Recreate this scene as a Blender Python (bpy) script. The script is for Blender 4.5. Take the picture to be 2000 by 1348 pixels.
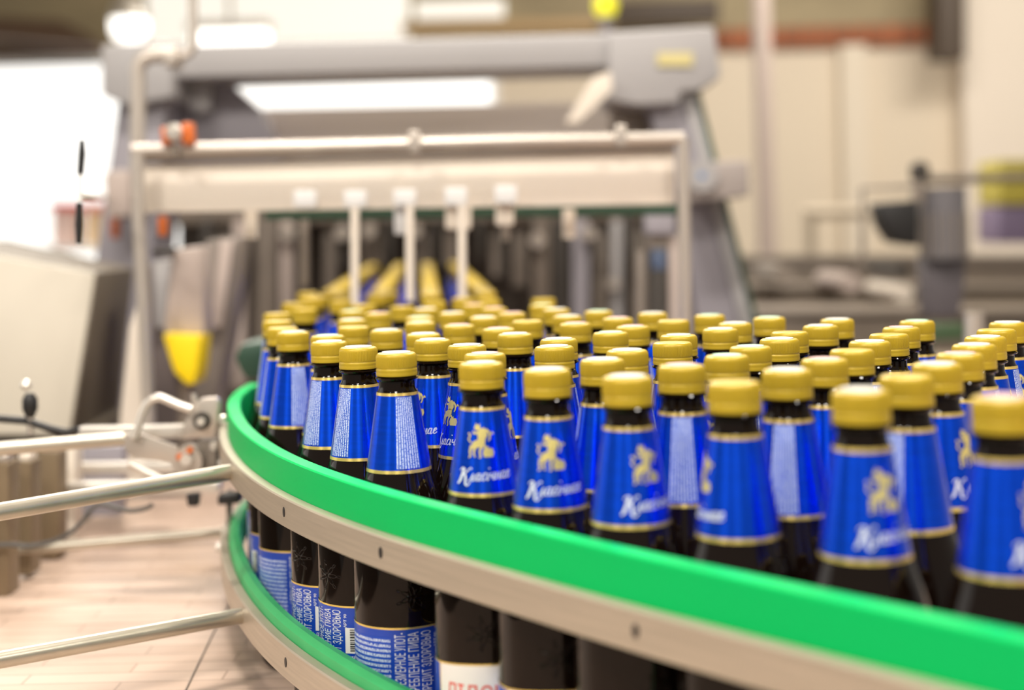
import bpy, bmesh, math, random
from mathutils import Vector, Matrix
PI = math.pi
for o in list(bpy.data.objects): bpy.data.objects.remove(o)
sc = bpy.context.scene
COL = sc.collection

# ------------------------------------------------------------------ camera
EYE = 1.3165            # eye height above the floor
HOR, ROLL, FPX = 451.3, 0.025, 2778.0
cd = bpy.data.cameras.new('camera'); cam = bpy.data.objects.new('camera', cd); COL.objects.link(cam)
cd.lens = 50.0; cd.sensor_width = 36.0; cd.sensor_fit = 'HORIZONTAL'
cd.shift_y = -(674 - HOR) / 2000.0
cd.clip_start = 0.02; cd.clip_end = 100
cd.dof.use_dof = True; cd.dof.focus_distance = 1.02; cd.dof.aperture_fstop = 3.1
cam.matrix_world = Matrix.Translation((0, 0, EYE)) @ Matrix.Rotation(ROLL, 4, 'Y') @ Matrix.Rotation(PI / 2, 4, 'X')
sc.camera = cam

# ------------------------------------------------------------------ light
sc.view_settings.view_transform = 'Standard'; sc.view_settings.look = 'None'
sc.view_settings.gamma = 1.0; sc.view_settings.use_curve_mapping = False
sc.view_settings.exposure = 0.10
sc.cycles.use_denoising = True
sc.cycles.max_bounces = 6
wd = bpy.data.worlds.new('world'); sc.world = wd; wd.use_nodes = True
wd.node_tree.nodes['Background'].inputs[0].default_value = (1.0, 0.92, 0.82, 1)
wd.node_tree.nodes['Background'].inputs[1].default_value = 0.44

def area(name, loc, target, sx, sy, power, color=(1, .93, .84)):
    l = bpy.data.lights.new(name, 'AREA'); l.shape = 'RECTANGLE'; l.size = sx; l.size_y = sy
    l.energy = power; l.color = color
    o = bpy.data.objects.new(name, l); COL.objects.link(o); o.location = loc
    o.rotation_euler = (Vector(target) - Vector(loc)).to_track_quat('-Z', 'Y').to_euler()
    return o
area('hall_and_fill_lamp', (-1.5, -0.4, 3.0), (-.1, 1.0, 1.1), .5, .16, 34)
area('hall_and_fill_lamp', (-.2, -1.2, 3.1), (0.0, 1.0, 1.1), .5, .16, 26)
area('hall_and_fill_lamp', (1.3, -0.3, 3.0), (0.2, 1.0, 1.1), .5, .16, 24)
area('hall_and_fill_lamp', (1.1, 3.0, 3.4), (0.0, 1.4, 1.1), .7, .2, 46)
area('hall_and_fill_lamp', (-.9, 3.6, 3.6), (-.1, 1.2, 1.1), .7, .2, 46)
area('hall_and_fill_lamp', (-.8, 6.5, 4.3), (-.3, 3.5, 1.2), 4, 1.2, 190)
area('hall_and_fill_lamp', (2.9, 7.0, 4.4), (2.7, 12, .9), 4, .6, 270)  # added fill lamp, aimed to brighten the lower back wall
area('hall_and_fill_lamp', (-.1, .8, 3.7), (0, 2.7, 1.2), .9, .2, 75)  # added fill lamp that lifts the grey portal front
area('window_daylight', (-4.2, 2.6, 2.6), (-.4, 1.4, 1.0), 2.6, 2.2, 24, (1, .97, .92))

# ------------------------------------------------------------------ materials
def mat(name, col, rough=.5, metal=0., spec=.5, coat=0., emit=None, estr=0., noise=None, bump=None, trans=0., alpha=1.):
    m = bpy.data.materials.new(name); m.use_nodes = True
    nt = m.node_tree; b = nt.nodes['Principled BSDF']
    b.inputs['Base Color'].default_value = (*col, 1)
    b.inputs['Roughness'].default_value = rough; b.inputs['Metallic'].default_value = metal
    b.inputs['Specular IOR Level'].default_value = spec; b.inputs['Coat Weight'].default_value = coat
    b.inputs['Coat Roughness'].default_value = .05
    b.inputs['Transmission Weight'].default_value = trans; b.inputs['Alpha'].default_value = alpha
    if name == 'blue_foil' or name == 'gold_foil':
        b.inputs['Anisotropic'].default_value = .9; b.inputs['Anisotropic Rotation'].default_value = 0.25
    if emit: b.inputs['Emission Color'].default_value = (*emit, 1); b.inputs['Emission Strength'].default_value = estr
    if noise:            # (scale vector, amount)
        tc = nt.nodes.new('ShaderNodeTexCoord'); mp = nt.nodes.new('ShaderNodeMapping')
        n = nt.nodes.new('ShaderNodeTexNoise'); n.inputs['Scale'].default_value = 1; n.inputs['Detail'].default_value = 5
        mp.inputs['Scale'].default_value = noise[0]
        nt.links.new(tc.outputs['Object'], mp.inputs[0]); nt.links.new(mp.outputs[0], n.inputs['Vector'])
        mx = nt.nodes.new('ShaderNodeMix'); mx.data_type = 'RGBA'
        a = noise[1]
        mx.inputs[6].default_value = (*[max(0, c * (1 - a)) for c in col], 1)
        mx.inputs[7].default_value = (*[min(1, c * (1 + a)) for c in col], 1)
        nt.links.new(n.outputs[0], mx.inputs[0]); nt.links.new(mx.outputs[2], b.inputs['Base Color'])
        if bump:
            bp = nt.nodes.new('ShaderNodeBump'); bp.inputs['Strength'].default_value = bump; bp.inputs['Distance'].default_value = .001
            nt.links.new(n.outputs[0], bp.inputs['Height']); nt.links.new(bp.outputs[0], b.inputs['Normal'])
    return m

M = dict(
    glass=mat('brown_bottle_glass', (.006, .003, .0018), .05, spec=.22, coat=0.),
    gold_cap=mat('gold_cap_lacquer', (.47, .325, .014), .38, .1, noise=((160, 160, 60), .07)),
    disc_a=mat('cap_print_pale', (.75, .74, .68), .3),
    disc_b=mat('cap_print_green', (.55, .78, .58), .3),
    disc_c=mat('cap_print_pink', (.78, .52, .5), .3),
    blue=mat('blue_foil', (.0, .075, .84), .23, .88, coat=.1, noise=((50, 50, 500), .2)),
    goldline=mat('gold_foil', (.90, .68, .20), .25, .7),
    emblem=mat('gold_print', (.80, .68, .24), .35, .45),
    white=mat('white_print', (.74, .78, .88), .4),
    paper=mat('white_paper_label', (.86, .85, .83), .5),
    red=mat('red_print', (.75, .07, .04), .4),
    bluepaper=mat('blue_paper_label', (.005, .06, .50), .42, .1, coat=.2),
    black=mat('black_rubber', (.012, .011, .011), .45),
    green=mat('green_guide_plastic', (.0, .50, .118), .5, spec=.14, noise=((7, 7, 30), .05)),
    greenpale=mat('green_worn_plastic', (.04, .47, .15), .45, noise=((30, 30, 60), .16)),
    steel=mat('brushed_steel', (.47, .405, .32), .38, .4, noise=((14, 14, 400), .22)),
    rod=mat('steel_rod', (.50, .46, .38), .34, .75, noise=((8, 60, 60), .22)),
    bright=mat('bright_steel', (.72, .68, .62), .3, .6),
    frame=mat('grey_machine_paint', (.36, .345, .345), .45, noise=((3, 3, 3), .08)),
    frame2=mat('lilac_grey_paint', (.30, .28, .31), .45, noise=((4, 4, 4), .1)),
    beige=mat('cream_panel_metal', (.76, .68, .585), .45, .05, noise=((2, 2, 2), .05)),
    stain=mat('stainless_tube', (.52, .465, .41), .35, .55),
    cabinet=mat('cabinet_paint', (.52, .47, .385), .45, noise=((2, 2, 2), .05)),
    darkcab=mat('cabinet_side_dark', (.13, .105, .075), .5),  # darker tone than the door, for cabinet body and pedestal
    orange=mat('orange_plastic', (.58, .13, .02), .4),
    redp=mat('red_plastic', (.75, .05, .04), .5),
    yellow=mat('yellow_plastic', (.85, .62, .0), .45),
    lamp_y=mat('yellow_beacon', (.9, .85, .03), .4, emit=(1, .92, .04), estr=.55),
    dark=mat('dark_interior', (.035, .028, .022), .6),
    brown=mat('brown_machine', (.15, .12, .095), .55, noise=((5, 5, 5), .25)),
    umber=mat('umber_grey', (.24, .20, .165), .5, noise=((6, 6, 3), .2)),
    pinkgrey=mat('pinkish_grey_sheet', (.45, .37, .33), .5),
    dgreen=mat('dark_green_rubber', (.02, .06, .035), .5),
    purple=mat('purple_crate', (.15, .12, .25), .5),
    cable=mat('grey_cable', (.10, .095, .09), .5),
    brass=mat('brass_post', (.20, .145, .085), .45, .2, noise=((20, 20, 4), .2)),
    wall=mat('cream_plaster', (.72, .63, .50), .8, noise=((.5, .5, .5), .06)),
    pilaster=mat('pilaster_plaster', (.73, .65, .53), .8),
    walll=mat('pale_plaster', (.76, .68, .58), .8),
    olive=mat('olive_steel_deck', (.33, .27, .16), .7, noise=((1.2, 1.2, 3), .35)),
    umberbeam=mat('rusty_beam', (.12, .07, .04), .6),
    duct=mat('dark_duct', (.06, .04, .025), .6),
    orangebeam=mat('ochre_beam', (.45, .30, .14), .6),
    glow=mat('window_daylight_pane', (.6, .6, .6), .5, emit=(1, .985, .94), estr=1.25),
    glow2=mat('skylight_pane', (.4, .4, .4), .5, emit=(1, .93, .80), estr=.80),
    lamp=mat('lamp_diffuser', (1, 1, 1), .5, emit=(1, .97, .90), estr=2.2),
    clear=mat('polycarbonate', (.5, .46, .43), .3, alpha=.5),
)

def brickmat(name, c1, c2, mortar, scale, msize=.02, rough=.5, bw=.5, rh=.25, coord='Object', bump=0, rot=0., metal=0.):
    m = bpy.data.materials.new(name); m.use_nodes = True; nt = m.node_tree; b = nt.nodes['Principled BSDF']
    b.inputs['Roughness'].default_value = rough; b.inputs['Metallic'].default_value = metal
    tc = nt.nodes.new('ShaderNodeTexCoord'); mp = nt.nodes.new('ShaderNodeMapping'); br = nt.nodes.new('ShaderNodeTexBrick')
    mp.inputs['Rotation'].default_value = (0, 0, rot) if coord != 'XZ' else (PI / 2, 0, 0)
    br.inputs['Color1'].default_value = (*c1, 1); br.inputs['Color2'].default_value = (*c2, 1); br.inputs['Mortar'].default_value = (*mortar, 1)
    br.inputs['Scale'].default_value = scale; br.inputs['Mortar Size'].default_value = msize
    br.inputs['Brick Width'].default_value = bw; br.inputs['Row Height'].default_value = rh
    nt.links.new(tc.outputs['Object'], mp.inputs[0]); nt.links.new(mp.outputs[0], br.inputs['Vector'])
    nt.links.new(br.outputs['Color'], b.inputs['Base Color'])
    if bump:
        bp = nt.nodes.new('ShaderNodeBump'); bp.inputs['Strength'].default_value = bump; bp.inputs['Distance'].default_value = .002; bp.invert = True
        nt.links.new(br.outputs['Fac'], bp.inputs['Height']); nt.links.new(bp.outputs[0], b.inputs['Normal'])
    return m
M['brick'] = brickmat('red_brick', (.42, .13, .05), (.30, .09, .035), (.14, .08, .05), 1.0, .02, .8, .14, .5, 'XZ')
M['belt'] = brickmat('pink_brown_chain_plates', (.50, .365, .285), (.56, .42, .335), (.33, .23, .175), 1.0, .0009, .36, .165, .0254, bump=.6)
M['floor'] = mat('concrete_floor', (.22, .18, .15), .6, noise=((3, 3, 3), .2))

def microprint(name, ink, ground, nu, nv, gap):
    """rows of tiny unreadable print: nu rows across U, letter noise along V"""
    m = bpy.data.materials.new(name); m.use_nodes = True; nt = m.node_tree; b = nt.nodes['Principled BSDF']
    b.inputs['Roughness'].default_value = .38; b.inputs['Metallic'].default_value = .1
    uv = nt.nodes.new('ShaderNodeUVMap'); sp = nt.nodes.new('ShaderNodeSeparateXYZ'); nt.links.new(uv.outputs[0], sp.inputs[0])
    def mth(op, a, bb=None):
        n = nt.nodes.new('ShaderNodeMath'); n.operation = op
        for i, v in enumerate((a, bb)):
            if v is None: continue
            if isinstance(v, (int, float)): n.inputs[i].default_value = v
            else: nt.links.new(v, n.inputs[i])
        return n.outputs[0]
    row = mth('MULTIPLY', sp.outputs[0], nu)
    stripe = mth('LESS_THAN', mth('FRACT', row), 1 - gap)
    cell = nt.nodes.new('ShaderNodeCombineXYZ')
    nt.links.new(mth('MULTIPLY', row, 1.9), cell.inputs[0]); nt.links.new(mth('MULTIPLY', sp.outputs[1], nv), cell.inputs[1])
    n = nt.nodes.new('ShaderNodeTexNoise'); n.inputs['Scale'].default_value = 1; n.inputs['Detail'].default_value = 1
    nt.links.new(cell.outputs[0], n.inputs['Vector'])
    ink_f = mth('MULTIPLY', stripe, mth('GREATER_THAN', n.outputs[0], .44))
    mx = nt.nodes.new('ShaderNodeMix'); mx.data_type = 'RGBA'
    mx.inputs[6].default_value = (*ground, 1); mx.inputs[7].default_value = (*ink, 1)
    nt.links.new(ink_f, mx.inputs[0]); nt.links.new(mx.outputs[2], b.inputs['Base Color'])
    return m
M['micro_neck'] = microprint('small_print_neck', (.66, .74, .95), (.01, .09, .6), 9, 70, .42)
M['micro_body'] = microprint('small_print_body', (.62, .72, .95), (.005, .07, .55), 15, 60, .45)

# ------------------------------------------------------------------ mesh helpers
def smooth(me, ang=35):
    for p in me.polygons: p.use_smooth = True
    try: me.set_sharp_from_angle(angle=math.radians(ang))
    except Exception: pass
def mesh(name, verts, faces, m, sm=True):
    me = bpy.data.meshes.new(name); me.from_pydata([tuple(v) for v in verts], [], faces)
    me.materials.append(m)
    if sm: smooth(me)
    return me
def link(name, me, parent=None):
    o = bpy.data.objects.new(name, me); COL.objects.link(o)
    if parent: o.parent = parent
    return o
def tag(o, label=None, cat=None, group=None, kind=None):
    if label: o['label'] = label
    if cat: o['category'] = cat
    if group: o['group'] = group
    if kind: o['kind'] = kind
    return o
def empty(name, loc):
    o = bpy.data.objects.new(name, None); COL.objects.link(o); o.location = loc; o.empty_display_size = .05
    return o
class MB:
    def __init__(s): s.v = []; s.f = []
    def add(s, v, f):
        k = len(s.v); s.v += [Vector(p) for p in v]; s.f += [tuple(i + k for i in q) for q in f]; return s
    def box(s, lo, hi, rot=None, piv=None):
        x0, y0, z0 = lo; x1, y1, z1 = hi
        v = [Vector(p) for p in ((x0, y0, z0), (x1, y0, z0), (x1, y1, z0), (x0, y1, z0), (x0, y0, z1), (x1, y0, z1), (x1, y1, z1), (x0, y1, z1))]
        if rot:
            piv = Vector(piv) if piv else sum(v, Vector()) / 8
            v = [rot @ (p - piv) + piv for p in v]
        return s.add(v, [(0, 3, 2, 1), (4, 5, 6, 7), (0, 1, 5, 4), (1, 2, 6, 5), (2, 3, 7, 6), (3, 0, 4, 7)])
    def tube(s, pts, r, n=16, cap=True):
        pts = [Vector(p) for p in pts]; rs = r if isinstance(r, (list, tuple)) else [r] * len(pts)
        vs = []; fs = []; prev = None
        for i, p in enumerate(pts):
            t = (pts[min(i + 1, len(pts) - 1)] - pts[max(i - 1, 0)]).normalized()
            if prev is None:
                a = Vector((0, 0, 1)) if abs(t.z) < .9 else Vector((1, 0, 0)); u = t.cross(a).normalized()
            else:
                u = (prev - t * prev.dot(t)).normalized()
            prev = u; w = t.cross(u)
            for k in range(n):
                a = 2 * PI * k / n; vs.append(p + (u * math.cos(a) + w * math.sin(a)) * rs[i])
        for i in range(len(pts) - 1):
            for k in range(n):
                a = i * n + k; b = i * n + (k + 1) % n
                fs.append((a, b, b + n, a + n))
        if cap: fs.append(tuple(range(n))[::-1]); fs.append(tuple(range((len(pts) - 1) * n, len(pts) * n)))
        return s.add(vs, fs)
    def prism(s, poly, dep):
        """poly: world points in a plane; extruded by vector dep"""
        n = len(poly); d = Vector(dep)
        v = [Vector(p) for p in poly] + [Vector(p) + d for p in poly]
        return s.add(v, [tuple(range(n)), tuple(range(n, 2 * n))[::-1]] + [(i, (i + 1) % n, n + (i + 1) % n, n + i) for i in range(n)])
    def lathe(s, prof, n=48, c=(0, 0, 0), cap=True, ripple=None):
        vs = []; fs = []; c = Vector(c)
        for i, (r, z) in enumerate(prof):
            for k in range(n):
                a = 2 * PI * k / n; rr = r
                if ripple and ripple[0] <= i <= ripple[1] and k % 2: rr = r - ripple[2]
                vs.append(c + Vector((rr * math.sin(a), -rr * math.cos(a), z)))
        for i in range(len(prof) - 1):
            for k in range(n):
                a = i * n + k; b = i * n + (k + 1) % n
                fs.append((a, b, b + n, a + n))
        if cap: fs.append(tuple(range(n))[::-1]); fs.append(tuple(range((len(prof) - 1) * n, len(prof) * n)))
        return s.add(vs, fs)
    def build(s, name, m, parent=None, bevel=0, sm=True, origin=None):
        me = bpy.data.meshes.new(name)
        off = Vector(origin) if origin is not None else Vector()
        me.from_pydata([tuple(p - off) for p in s.v], [], s.f); me.materials.append(m)
        bm = bmesh.new(); bm.from_mesh(me); bmesh.ops.recalc_face_normals(bm, faces=bm.faces[:])
        if bevel:
            es = [e for e in bm.edges if len(e.link_faces) == 2 and e.calc_face_angle(0) > .6]
            bmesh.ops.bevel(bm, geom=es, offset=bevel, segments=2, affect='EDGES', profile=.6)
        bm.to_mesh(me); bm.free()
        if sm: smooth(me)
        o = link(name, me, None); o.location = off
        if parent:
            o.parent = parent; o.location = off - parent.location
        return o
CR, SR = math.cos(ROLL), math.sin(ROLL)
def at(px, py, y):
    """world point seen at photo pixel (px,py) at distance y"""
    u = px - 1000; w = py - HOR
    return Vector(((CR * u - SR * w) / FPX * y, y, EYE - (SR * u + CR * w) / FPX * y))
def onplane(px, py, drop):
    u = px - 1000; w = py - HOR
    y = drop * FPX / (SR * u + CR * w)
    return Vector(((CR * u - SR * w) / FPX * y, y, EYE - drop))
def slab(pts, y, depth, name, m, parent=None, bevel=.004):
    b = MB(); b.prism([at(px, py, y) for px, py in pts], (0, depth, 0))
    return b.build(name, m, parent, bevel)
def rect(x0, y0, x1, y1): return [(x0, y0), (x1, y0), (x1, y1), (x0, y1)]

# ------------------------------------------------------------------ the setting
BACK = 12.0
MB().box((-7, -2, -.1), (7, BACK + .3, 0)).build('floor', M['floor'])['kind'] = 'structure'
b = MB(); p = at(1000, 95, BACK)
# back wall: pieces round the window opening (px 2..970, py 100..520)
wx0, wx1 = at(-250, 300, BACK).x, at(970, 300, BACK).x
wz1, wz0 = at(500, 108, BACK).z, at(500, 520, BACK).z
TOPZ = at(1500, 92, BACK).z
b.box((-7, BACK, 0), (wx0, BACK + .3, TOPZ)); b.box((wx1, BACK, 0), (7, BACK + .3, TOPZ))
b.box((wx0, BACK, 0), (wx1, BACK + .3, wz0)); b.box((wx0, BACK, wz1), (wx1, BACK + .3, TOPZ))
tag(b.build('wall_back', M['wall']), kind='structure')
tag(MB().box((-7, BACK, TOPZ), (7, BACK + .3, 4.6)).build('wall_upper', M['olive']), kind='structure')
tag(MB().box((-7, -2, 4.6), (7, BACK + .3, 4.7)).build('ceiling', M['olive']), kind='structure')
win = MB().box((wx0, BACK + .05, wz0), (wx1, BACK + .09, wz1)).build('window_1', M['glow']); tag(win, kind='structure')
fr = MB()
for x in (wx0, wx1): fr.box((x - .03, BACK - .02, wz0), (x + .03, BACK + .05, wz1))
fr.box((wx0, BACK - .02, wz0 - .03), (wx1, BACK + .05, wz0 + .03)); fr.box((wx0, BACK - .02, wz1 - .03), (wx1, BACK + .05, wz1 + .03))
fr.build('window_frame', M['paper'], win)
# high window band
hz0 = at(600, 84, BACK).z
w2 = MB().box((at(290, 40, BACK).x, BACK - .06, hz0), (at(800, 40, BACK).x, BACK - .01, at(600, -60, BACK).z)).build('window_2', M['glow2']); tag(w2, kind='structure')
w3 = MB().box((at(812, 20, BACK).x, BACK - .06, at(900, 36, BACK).z), (at(985, 20, BACK).x, BACK - .01, at(900, 4, BACK).z)).build('window_3', M['glow2']); tag(w3, kind='structure')
bt = MB().box((at(1398, 75, BACK).x, BACK - .12, at(1600, 92, BACK).z), (at(1880, 75, BACK).x, BACK - .005, at(1600, 56, BACK).z)).build('trim_1', M['brick']); tag(bt, kind='structure')
bt = MB().box((at(-100, 95, BACK).x, BACK - .12, at(100, 112, BACK).z), (at(190, 95, BACK).x, BACK - .005, at(100, 84, BACK).z)).build('trim_2', M['umberbeam']); tag(bt, kind='structure')
pil = MB().box((at(1640, 300, BACK).x, BACK - .12, 0), (at(1690, 300, BACK).x, BACK, TOPZ)).build('trim_3', M['pilaster']); tag(pil, kind='structure')
col = MB().box((at(1885, 300, 11.7).x, 11.7, 0), (at(2060, 300, 11.7).x, 12.0, 4.6)).build('wall_right', M['walll']); tag(col, kind='structure')
tag(slab(rect(1835, -120, 1886, 112), 11.2, .35, 'ventilation_duct', M['duct']), 'dark brown hanging duct at the top right in front of the pale column', 'duct')
tag(slab([(785, 42), (1165, 36), (1165, 54), (785, 62)], 11.5, .2, 'roof_beam', M['orangebeam']), 'ochre roof beam above the right half of the grey machine frame', 'beam')
tag(slab([(1205, 2), (1405, -4), (1405, 40), (1205, 44)], 11.4, .2, 'roof_beam', M['duct']), 'dark brown roof beam behind the right corner of the grey portal', 'beam')
tag(slab([(-40, 30), (120, 40), (190, 78), (190, 92), (-40, 70)], 11.4, .2, 'roof_beam', M['umberbeam']), 'dark rusty roof beam above the bright window at top left', 'beam')
b = MB(); pc = at(1494, 300, 8.0); b.tube([(pc.x, 8.0, 0), (pc.x, 8.0, 4.6)], .052, 24)
tag(b.build('steel_column', M['pinkgrey'], origin=(pc.x, 8, 0)), 'round pinkish grey steel column right of the grey machine frame', 'column')
# lamps under the roof
def lamp(px, py, y, w, h, label, shape='round'):
    c = at(px, py, y); t = empty('ceiling_lamp', (c.x, y, c.z)); tag(t, label, 'lamp', 'lamps under the roof')
    if shape == 'round':
        b = MB(); b.lathe([(w * .3, h * .5), (w * .5, 0), (w * .5, -.02)], 32, (0, 0, 0)); o = b.build('lamp_shade', M['bright']); o.parent = t
        b = MB(); b.lathe([(w * .46, -.02), (w * .46, -h * .4), (w * .3, -h * .6)], 32); o = b.build('diffuser', M['lamp']); o.parent = t
    else:
        b = MB(); b.box((-w / 2, -.1, .02), (w / 2, .1, .08)); o = b.build('lamp_housing', M['bright']); o.parent = t
        b = MB(); b.box((-w / 2 + .02, -.09, -h), (w / 2 - .02, .09, .02)); o = b.build('diffuser', M['lamp'], bevel=.01); o.parent = t
    b = MB(); b.tube([(0, 0, h * .4), (0, 0, 4.6 - c.z)], .012, 8); o = b.build('suspension_rod', M['steel']); o.parent = t
lamp(252, 32, 8.0, .22, .22, 'round bright hall lamp left of the bent stainless pipe')
lamp(450, 70, 8.5, .48, .05, 'long bright tube lamp just above the left of the grey beam', 'long')
b = MB(); c = at(1183, 10, 5.0); bc = empty('warning_beacon', tuple(c)); tag(bc, 'round yellow warning beacon on a short post above the grey beam', 'beacon')
b = MB(); b.lathe([(.004, .04), (.028, .036), (.041, .012), (.041, -.015), (.03, -.036), (.012, -.04)], 32); o = b.build('lens', M['lamp_y']); o.parent = bc
b = MB(); b.lathe([(.016, -.036), (.018, -.14)], 20); o = b.build('post', M['frame2']); o.parent = bc
b = MB(); b.box((-.05, -.03, -.16), (.05, .03, -.13)); o = b.build('bracket', M['stain'], bevel=.004); o.parent = bc


# ------------------------------------------------------------------ packing machine
def mp(px, py, y0):
    return at(px, py, y0 / (1 - .06 * (px - 1000) / FPX))
def mslab(pts, y0, depth, name, m, parent=None, bevel=.004):
    b = MB(); b.prism([mp(px, py, y0) for px, py in pts], (0, depth, 0)); return b.build(name, m, parent, bevel)
def mtube(pts, y0, r, name, m, parent=None):
    b = MB(); b.tube([mp(px, py, y0) for px, py in pts], r, 20); return b.build(name, m, parent)
def arc(cx, cy, r, a0, a1, n=7): return [(cx + r * math.cos(math.radians(a0 + (a1 - a0) * k / n)), cy + r * math.sin(math.radians(a0 + (a1 - a0) * k / n))) for k in range(n + 1)]

# grey portal
t = empty('machine_portal', (0, 2.9, 0)); tag(t, 'large grey trapezoid portal frame of the packing machine behind the bottles', 'machine frame')
mslab([(330, 88), (1190, 64), (1215, 64), (1215, 128), (1190, 130), (420, 150), (330, 152)], 2.9, .22, 'top_beam', M['frame'], t, .01)
mslab([(196, 86), (335, 80), (335, 190), (245, 206), (196, 184)], 2.86, .3, 'corner_box', M['frame'], t, .01)
mslab([(1188, 62), (1396, 50), (1409, 152), (1366, 176), (1330, 178), (1330, 200), (1250, 206), (1188, 196)], 2.86, .3, 'corner_box', M['frame'], t, .01)
b = MB(); a_, c_ = mp(262, 195, 2.92), mp(170, 900, 2.92); w_ = Vector((.055, 0, 0)); w2_ = Vector((.075, 0, 0))
b.prism([a_ - w_ * .6, a_ + w_ * 1.2, c_ + w2_ * 1.2, c_ - w2_ * .6], (0, .2, 0)); b.build('left_leg', M['frame2'], t, .008)
mslab([(1262, 196), (1352, 172), (1470, 640), (1492, 760), (1380, 760), (1330, 420)], 2.92, .2, 'right_leg', M['frame2'], t, .008)
mslab([(1332, 176), (1352, 172), (1472, 640), (1494, 760), (1478, 760)], 2.905, .015, 'leg_edge_strip', M['frame'], t, .002)
mslab([(1352, 178), (1366, 176), (1484, 640), (1508, 760), (1494, 760), (1472, 640)], 2.93, .03, 'dark_edge', M['dgreen'], t, .002)
mslab([(200, 335), (252, 330), (252, 424), (206, 426)], 2.75, .16, 'side_box', M['pinkgrey'], t, .01)
mslab([(1346, 318), (1464, 312), (1466, 384), (1348, 394)], 2.75, .16, 'side_box', mat('warm_grey_paint', (.34, .295, .275), .5), t, .01)
b = MB(); q = mp(1372, 343, 2.735); b.tube([tuple(q), (q.x, q.y + .03, q.z)], .030, 32); b.build('round_cover', M['frame'], t)
b = MB(); q = mp(1371, 343, 2.732); b.tube([tuple(q), (q.x, q.y + .005, q.z)], .006, 20); b.build('blue_button', mat('pale_blue_button', (.12, .25, .5), .4), t)
mslab(rect(1284, 103, 1353, 128), 2.852, .004, 'yellow_sticker', mat('faded_yellow_sticker', (.62, .54, .24), .5), t, 0)
portal = t
mslab([(300, 212), (460, 214), (1200, 198), (1262, 196), (1290, 345), (290, 345)], 3.2, .02, 'hood_sheet', mat('hood_sheet_grey', (.78, .70, .63), .45, 0., noise=((2, 2, 6), .16)), t, .002)
mslab([(300, 140), (430, 148), (505, 214), (560, 330), (300, 330)], 3.06, .1, 'hood_cheek', M['frame2'], t, .006)
mslab([(368, 150), (408, 150), (410, 212), (388, 224), (366, 208)], 3.0, .05, 'bearing_plate', M['frame'], t, .006)
mslab([(1160, 150), (1192, 140), (1196, 176), (1130, 240), (1104, 240)], 2.8, .02, 'bright_strut', M['walll'], t, .002)
mslab([(1192, 195), (1272, 190), (1276, 262), (1196, 266)], 3.0, .06, 'dark_hinge_block', M['umber'], t, .006)
# guard with cream panel
t = empty('front_guard', (0, 1.9, 0)); tag(t, 'stainless tube guard carrying a long cream panel across the machine front', 'machine guard')
mtube([(258, 294), (600, 287), (1000, 276), (1335, 270)], 1.9, .0085, 'top_tube', M['stain'], t)
mtube([(270, 296), (270, 420), (278, 560), (292, 840)], 1.9, .0085, 'left_post', M['stain'], t)
mtube([(1334, 270), (1336, 420), (1338, 700)], 1.9, .0085, 'right_post', M['stain'], t)
mslab([(276, 322), (1318, 292), (1318, 398), (276, 416)], 1.93, .016, 'cream_panel', M['beige'], t, .002)
guard = t
mslab([(276, 306), (1318, 280), (1318, 291), (276, 317)], 1.925, .014, 'panel_lip_shade', M['brown'], t, .001)  # brown colour stands in for the shadow line under the top tube
for px, py in ((810, 268), (1212, 256)):
    q = mp(px, py, 1.89); b = MB(); b.box((q.x - .007, q.y - .008, q.z - .02), (q.x + .007, q.y + .008, q.z + .008)); b.build('tube_clip', M['stain'], t, .002)
t = empty('stainless_pipe', (0, 2.2, 0)); tag(t, 'bent stainless pipe rising beside the left post and turning into the beam', 'pipe')
mtube([(268, 330), (270, 160)] + arc(300, 140, 31, 190, 262) + [(330, 106)], 2.2, .0115, 'bent_pipe', M['stain'], t)
mtube([(340, 112)] + arc(352, 84, 26, 100, 10) + [(377, 40), (375, -60)], 2.2, .0072, 'riser_pipe', M['stain'], t)
mslab([(318, 92), (345, 90), (345, 128), (318, 130)], 2.18, .05, 'pipe_union', M['stain'], t, .005)
t = empty('tube_clamp', (0, 1.88, 0)); tag(t, 'orange winged clamp with silver knob on the left of the steel rail', 'clamp')
mslab([(312, 248), (330, 246), (334, 280), (316, 284)], 1.88, .02, 'orange_wing', M['orange'], t, .003)
mslab([(352, 240), (375, 238), (378, 280), (354, 282)], 1.88, .02, 'orange_wing', M['orange'], t, .003)
b = MB(); q = mp(339, 258, 1.87); b.lathe([(.004, -.012), (.010, -.006), (.011, .004), (.004, .011)], 24, q); b.build('knob', M['bright'], t)
mslab([(334, 278), (350, 278), (349, 306), (336, 306)], 1.878, .02, 'saddle', M['umber'], t, .002)
for px, py, y0 in ((221, 446, 2.84), (314, 442, 1.93)):
    mslab([(px - 8, py - 20), (px + 11, py - 20), (px + 8, py + 20), (px - 6, py + 20)], y0, .02, 'orange_peg', M['orange'], portal if px < 250 else guard, .004)
tag(mslab([(516, 408), (1330, 400), (1330, 420), (516, 430)], 2.02, .02, 'rubber_strip', M['dgreen'], None, .002), 'dark green rubber strip along the lower edge of the cream panel', 'strip')
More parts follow.
